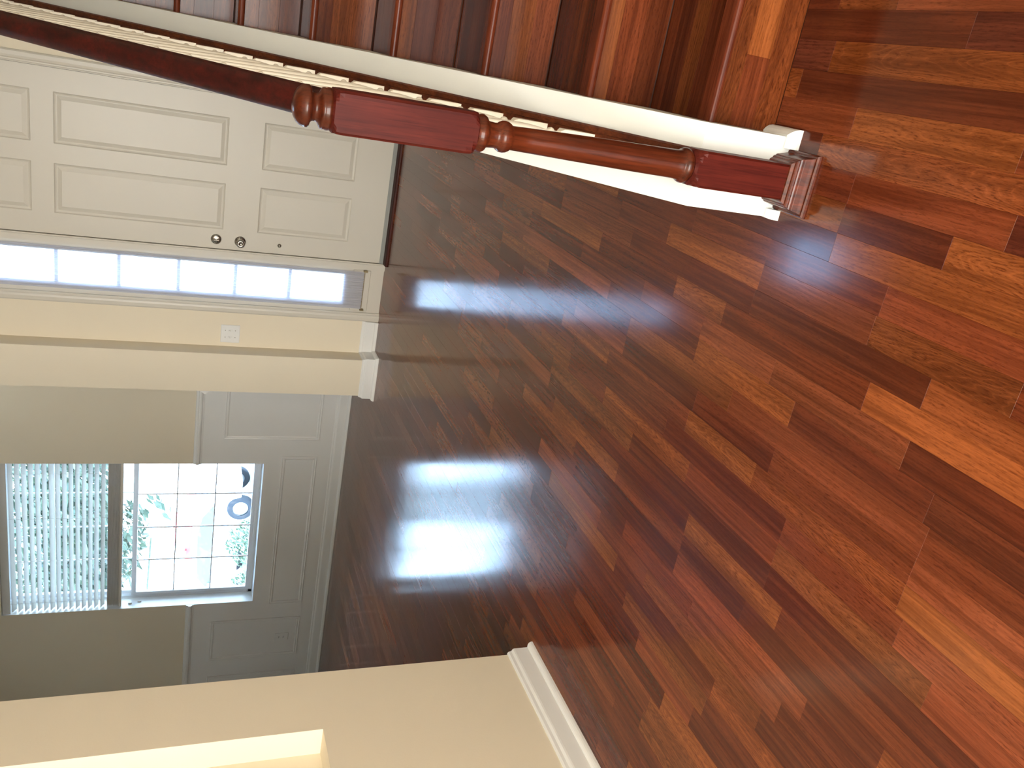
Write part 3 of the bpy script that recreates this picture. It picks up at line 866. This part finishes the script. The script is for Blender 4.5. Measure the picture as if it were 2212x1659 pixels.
# outlet low on the dining wall, inside the left wainscot frame
m = MB(); m.bbox(-4.872, -4.800, YW-.009, YW-.002, 0.290, 0.404, .0025)
ou = m.build('wall_outlet', M['plate'], label='white outlet plate inside the wainscot frame left of the dining window', category='outlet')
for z in (0.330, 0.366):
    m = MB(); m.bbox(-4.852, -4.820, YW-.011, YW-.0085, z-.013, z+.013, .003); f_ = m.build('receptacle', M['plate'], ou)
    m = MB(); m.box(-4.845, -4.8425, YW-.0114, YW-.0105, z-.004, z+.006); m.box(-4.832, -4.8295, YW-.0114, YW-.0105, z-.004, z+.005); m.build('slot', M['gap'], f_)

# ---------------------------------------------------------------- dining window
FY = YW+.135
m = MB()
fx0, fx1, fz0, fz1 = WX0, WX1, WZ0, WZ1
m.box(fx0, fx0+.022, FY, FY+.06, fz0, fz1); m.box(fx1-.022, fx1, FY, FY+.06, fz0, fz1); m.box(fx0, fx1, FY, FY+.06, fz0, fz0+.030); m.box(fx0, fx1, FY, FY+.06, fz1-.03, fz1)
win2 = m.build('window_2', M['vinyl'], kind=K)
MZ = 1.512
def sash(z0, z1, y0, nm):
    m = MB()
    a, b = fx0+.0215, fx1-.0215
    m.box(a, a+.026, y0, y0+.028, z0, z1); m.box(b-.026, b, y0, y0+.028, z0, z1)
    m.box(a+.026, b-.026, y0, y0+.028, z0, z0+.026); m.box(a+.026, b-.026, y0, y0+.028, z1-.034, z1)
    s = m.build('sash', M['vinyl'], win2)
    gx0, gx1, gz0, gz1 = a+.026, b-.026, z0+.026, z1-.034
    m = MB(); m.box(gx0, gx1, y0+.012, y0+.016, gz0, gz1); m.build('pane', M['glass'], s)
    for i in range(1, 4):
        x = gx0+(gx1-gx0)*i/4
        m = MB(); m.box(x-.0045, x+.0045, y0+.009, y0+.019, gz0, gz1); m.build('muntin', M['vinyl'], s)
    for i in range(1, 3):
        z = gz0+(gz1-gz0)*i/3
        m = MB(); m.box(gx0, gx1, y0+.0085, y0+.0195, z-.0045, z+.0045); m.build('muntin', M['vinyl'], s)
sash(fz0+.028, MZ+.016, FY+.004, 'lower')
sash(MZ-.020, fz1-.028, FY+.034, 'upper')
# reveal painted white on the sill side
m = MB()
m.box(WX0, WX1, YW-.0015, FY, WZ0-.001, WZ0+.0015); m.box(WX0, WX0+.0015, YW-.001, FY, WZ0, WZ1); m.box(WX1-.0015, WX1, YW-.001, FY, WZ0, WZ1); m.box(WX0, WX1, YW-.001, FY, WZ1-.0015, WZ1)
m.build('trim_8', M['trim'], kind=K)
# hold-down clips on the left reveal
for (yy, z) in ((YW+.055, 1.531), (YW+.075, 1.465)):
    m = MB(); m.bbox(WX0+.0016, WX0+.014, yy-.006, yy+.006, z-.014, z+.014, .003)
    m.build('blind_clip', M['plate'], label='small white clip on the left reveal of the dining window, %s' % ('nearer the blind' if z > 1.5 else 'lower of the two'), category='clip')
# blind, half raised
bl = empty('window_blind', ((WX0+WX1)/2, YW+.045, WZ1), label='white horizontal slat blind pulled halfway up in the dining window', category='blind')
BI = Matrix.Translation((-(WX0+WX1)/2, -(YW+.045), -WZ1))
def bpart(m, n, mat, **t):
    o = m.build(n, mat, bl, **t); o.matrix_parent_inverse = BI; return o
bx0, bx1 = WX0+.004, WX1-.004
BY = YW+.038
m = MB(); m.bbox(bx0, bx1, BY-.030, BY-.024, 2.342, 2.396, .002); bpart(m, 'valance', M['slat'])
m = MB(); m.box(bx0+.01, bx1-.01, BY-.020, BY+.028, 2.352, 2.398); bpart(m, 'head_rail', M['slat'])
tilt = math.radians(-28)
m = MB()
pr = [(u, .0022*(1-(u/.025)**2)) for u in (-.025, -.015, -.005, .005, .015, .025)]
pr = pr+[(u, w-.0024) for u, w in reversed(pr)]
pr = [(u*math.cos(tilt)-w*math.sin(tilt), u*math.sin(tilt)+w*math.cos(tilt)) for u, w in pr]
m.prism(pr, lambda a, b, t: (t, a, b), bx0+.006, bx1-.006)
sme = m.mesh('slat', M['slat'])
z = 2.322
while z > 1.715:
    o = bpy.data.objects.new('slat', sme); COL.objects.link(o); o.parent = bl; o.matrix_parent_inverse = BI
    o.location = (0, BY, z); z -= .0425
m = MB()
z = 1.604
m.bbox(bx0+.006, bx1-.006, BY-.025, BY+.025, 1.592, 1.612, .004)
bpart(m, 'bottom_rail', M['stack'])
m = MB()
pr = [(-.025, -.0009), (0, .0012), (.025, -.0009), (.025, -.0030), (-.025, -.0030)]
m.prism(pr, lambda a, b, t: (t, a, b), bx0+.006, bx1-.006)
tme = m.mesh('stacked_slat', M['stack'])
z = 1.6155
while z < 1.694:
    o = bpy.data.objects.new('stacked_slat', tme); COL.objects.link(o); o.parent = bl; o.matrix_parent_inverse = BI
    o.location = (0, BY+random.uniform(-.0015, .0015), z); z += .0046
for x in (WX0+.09, WX0+.46, WX1-.46, WX1-.09):
    m = MB(); m.tube([(x, BY-.0265, 1.60), (x, BY-.0265, 2.345)], .0009, 5); m.tube([(x, BY+.0265, 1.60), (x, BY+.0265, 2.345)], .0009, 5); bpart(m, 'ladder_cord', M['slat'])

# high window over the entry door
m = MB()
for (a, b, c, d) in ((HX0, HX0+.05, HZ0, HZ1), (HX1-.05, HX1, HZ0, HZ1), (HX0+.05, HX1-.05, HZ0, HZ0+.05), (HX0+.05, HX1-.05, HZ1-.05, HZ1)):
    m.box(a, b, YD+.05, YD+.10, c, d)
win3 = m.build('window_3', M['vinyl'], kind=K)
m = MB(); m.box(HX0+.05, HX1-.05, YD+.07, YD+.075, HZ0+.05, HZ1-.05); m.build('pane', M['glass'], win3)
for i in range(1, 2):
    x = HX0+(HX1-HX0)*i/2
    m = MB(); m.box(x-.012, x+.012, YD+.062, YD+.084, HZ0+.05, HZ1-.05); m.build('muntin', M['vinyl'], win3)
for i in range(1, 2):
    z = HZ0+(HZ1-HZ0)*i/2
    m = MB(); m.box(HX0+.05, HX1-.05, YD+.062, YD+.084, z-.012, z+.012); m.build('muntin', M['vinyl'], win3)

# ---------------------------------------------------------------- outdoors
gz = lambda y: -0.22 if y < 7 else (-0.85 if y > 19 else -0.22-0.63*(y-7)/12)
m = MB()
ys = [6.17, 7, 11, 15, 19, 60]
for a, b in zip(ys[:-1], ys[1:]):
    for (x0, x1) in ((-60, 40),):
        m.add([(x0, a, gz(a)), (x1, a, gz(a)), (x1, b, gz(b)), (x0, b, gz(b)), (x0, a, gz(a)-.3), (x1, a, gz(a)-.3), (x1, b, gz(b)-.3), (x0, b, gz(b)-.3)],
              [(0, 1, 2, 3), (7, 6, 5, 4), (0, 4, 5, 1), (3, 2, 6, 7)])
m.build('ground', M['concrete'], kind=K)
def leaves(m, cx, cy, cz, rx, ry, rz, n, size, keep=lambda p: True):
    for _ in range(n):
        while True:
            p = Vector([random.uniform(-1, 1) for _ in range(3)])
            if p.length < 1 and random.random() < .25+.75*p.length: break
        q = Vector((cx+p.x*rx, cy+p.y*ry, cz+p.z*rz))
        if not keep(q): continue
        a = Vector([random.gauss(0, 1) for _ in range(3)]).normalized()
        b = a.orthogonal().normalized()
        s = size*random.uniform(.6, 1.2)
        c = a.cross(b)
        m.add([q-b*s, q-b*s*.2+c*s*.42, q+b*s, q-b*s*.2-c*s*.42], [(0, 1, 2, 3)])
def tree(x, y, h, spec, label, size=.07):
    g = gz(y)
    t = empty('tree', (x, y, g), label=label, category='tree')
    I_ = Matrix.Translation((-x, -y, -g))
    m = MB(); m.tube([(x, y, g), (x+.05, y, g+h*.45), (x-.05, y+.1, g+h)], [.13, .10, .05], 10); o = m.build('trunk', M['bark'], t); o.matrix_parent_inverse = I_
    m = MB()
    for (dx, dy, z, rx, ry, rz, n) in spec: 
        leaves(m, x+dx, y+dy, z, rx, ry, rz, n, size)
        m.tube([(x, y, g+h*.6), (x+dx*.8, y+dy*.8, z)], .02, 5)
    o = m.build('foliage', M['leaf'], t, kind='stuff'); o.matrix_parent_inverse = I_
tree(-13.6, 17.0, 4.0, [(2.9, -.6, 3.1, 2.4, 1.6, .95, 3000), (.4, .2, 3.1, 2.6, 1.6, 1.05, 3000), (4.6, -.8, 3.2, 1.4, 1.2, .9, 1300), (3.85, -.6, 5.6, .6, .5, 2.6, 1000), (3.15, -.8, 2.02, .85, .7, .42, 260), (3.9, -.8, 1.55, .28, .3, .5, 26), (-2, 0, 3.2, 1.5, 1.3, 1.0, 700)],
     'leafy green tree hanging over the driveway outside the dining window', .125)
def shrub(x, y, r, hgt, label, n):
    g = gz(y)
    m = MB(); leaves(m, x, y, g+hgt*.5, r, r*.8, hgt*.55, n, .03)
    for k in range(8):
        a = k*PI/4; m.tube([(x, y, g), (x+math.cos(a)*r*.5, y+math.sin(a)*r*.4, g+hgt*.7)], .008, 4)
    m.build('shrub', M['hedge'], label=label, category='shrub')
shrub(-5.62, 8.6, .36, .92, 'clipped green shrub below the dining window, right one of the two', 2600)
shrub(-6.52, 8.9, .36, .86, 'clipped green shrub below the dining window, left one of the two', 2600)

def car(name, x, y, g, L, mat, label, hscale=1.0, pickup=False):
    "side-on car; x is its middle"
    root = empty(name, (x, y, g), label=label, category='car')
    I_ = Matrix.Translation((-x, -y, -g))
    W = 1.75
    prof = [(-.5, .32), (-.5, .62), (-.47, .80), (-.30, .92), (-.20, 1.30), (-.12, 1.42), (.12, 1.44), (.28, 1.32), (.40, .98), (.49, .90), (.50, .60), (.49, .32)]
    if pickup: prof = [(-.5, .40), (-.5, .95), (-.30, 1.05), (-.20, 1.55), (-.14, 1.68), (.08, 1.68), (.13, 1.10), (.5, 1.08), (.5, .42)]
    prof = [(a*L, b*hscale) for a, b in prof]
    rb = .36
    wx = (-.305*L, .305*L) if not pickup else (-.30*L, .31*L)
    n = len(prof)
    def side(yy, inset):
        return [(x+a, yy, g+b) for a, b in prof]
    cab = (1.0*hscale if not pickup else 1.15)
    vs = []
    for yy, sgn in ((y-W/2, 1), (y+W/2, -1)):
        vs += [(x+a, yy+sgn*(.0 if b < cab else .16*(b-cab)/.4), g+b) for a, b in prof]
    m = MB()
    m.add(vs, [(i, (i+1) % n, n+(i+1) % n, n+i) for i in range(n)]+[tuple(range(n)), tuple(range(n, 2*n))])
    o = m.build('body', mat, root); o.matrix_parent_inverse = I_
    bv = o.modifiers.new('bevel', 'BEVEL'); bv.width = .05; bv.segments = 2
    m = MB()
    if pickup: q = [(-.265, 1.12), (-.20, 1.52), (.06, 1.52), (.09, 1.12)]
    else: q = [(-.265, .97), (-.175, 1.31), (.11, 1.35), (.24, 1.25), (.33, .99)]
    for yy in (y-W/2-.012, y+W/2+.004):
        s = [(x+a*L, yy+(.10 if yy < y else -.10)*(b-.97)/.4, g+b*hscale) for a, b in q]
        s2 = [(a, b+.008, c) for a, b, c in s]
        k = len(s)
        m.add(s+s2, [tuple(range(k)), tuple(range(k, 2*k))]+[(i, (i+1) % k, k+(i+1) % k, k+i) for i in range(k)])
    o = m.build('side_window', M['carglass'], root); o.matrix_parent_inverse = I_
    for wxx in wx:
        for yy, d in ((y-W/2-.02, .20), (y+W/2-.18, .20)):
            m = MB(); m.lathe([(.20, 0), (.315, -.005), (.335, .03), (.335, d-.03), (.315, d), (.20, d)], (x+wxx, yy, g+.335), 28, 'y', cap=False)
            w = m.build('wheel', M['tyre'], root); w.matrix_parent_inverse = I_
            m = MB(); m.lathe([(.205, .03), (.195, .012), (.08, .03), (.05, .016), (.002, .014)], (x+wxx, yy-.004, g+.335), 20, 'y', )
            m.build('rim', M['rim'], w)
    m = MB(); m.bbox(x-.245*L, x-.20*L, y-W/2-.16, y-W/2-.01, g+.93*hscale, g+1.05*hscale, .02)
    o = m.build('mirror', mat, root); o.matrix_parent_inverse = I_
car('car', -13.25, 20.7, -0.85, 4.45, M['carwhite'], 'white car parked side-on on the pale driveway outside the dining window')
car('car', -27.4, 44.0, -0.85, 5.2, M['carred'], 'red pickup parked farther down the street beyond the white car', 1.0, True)
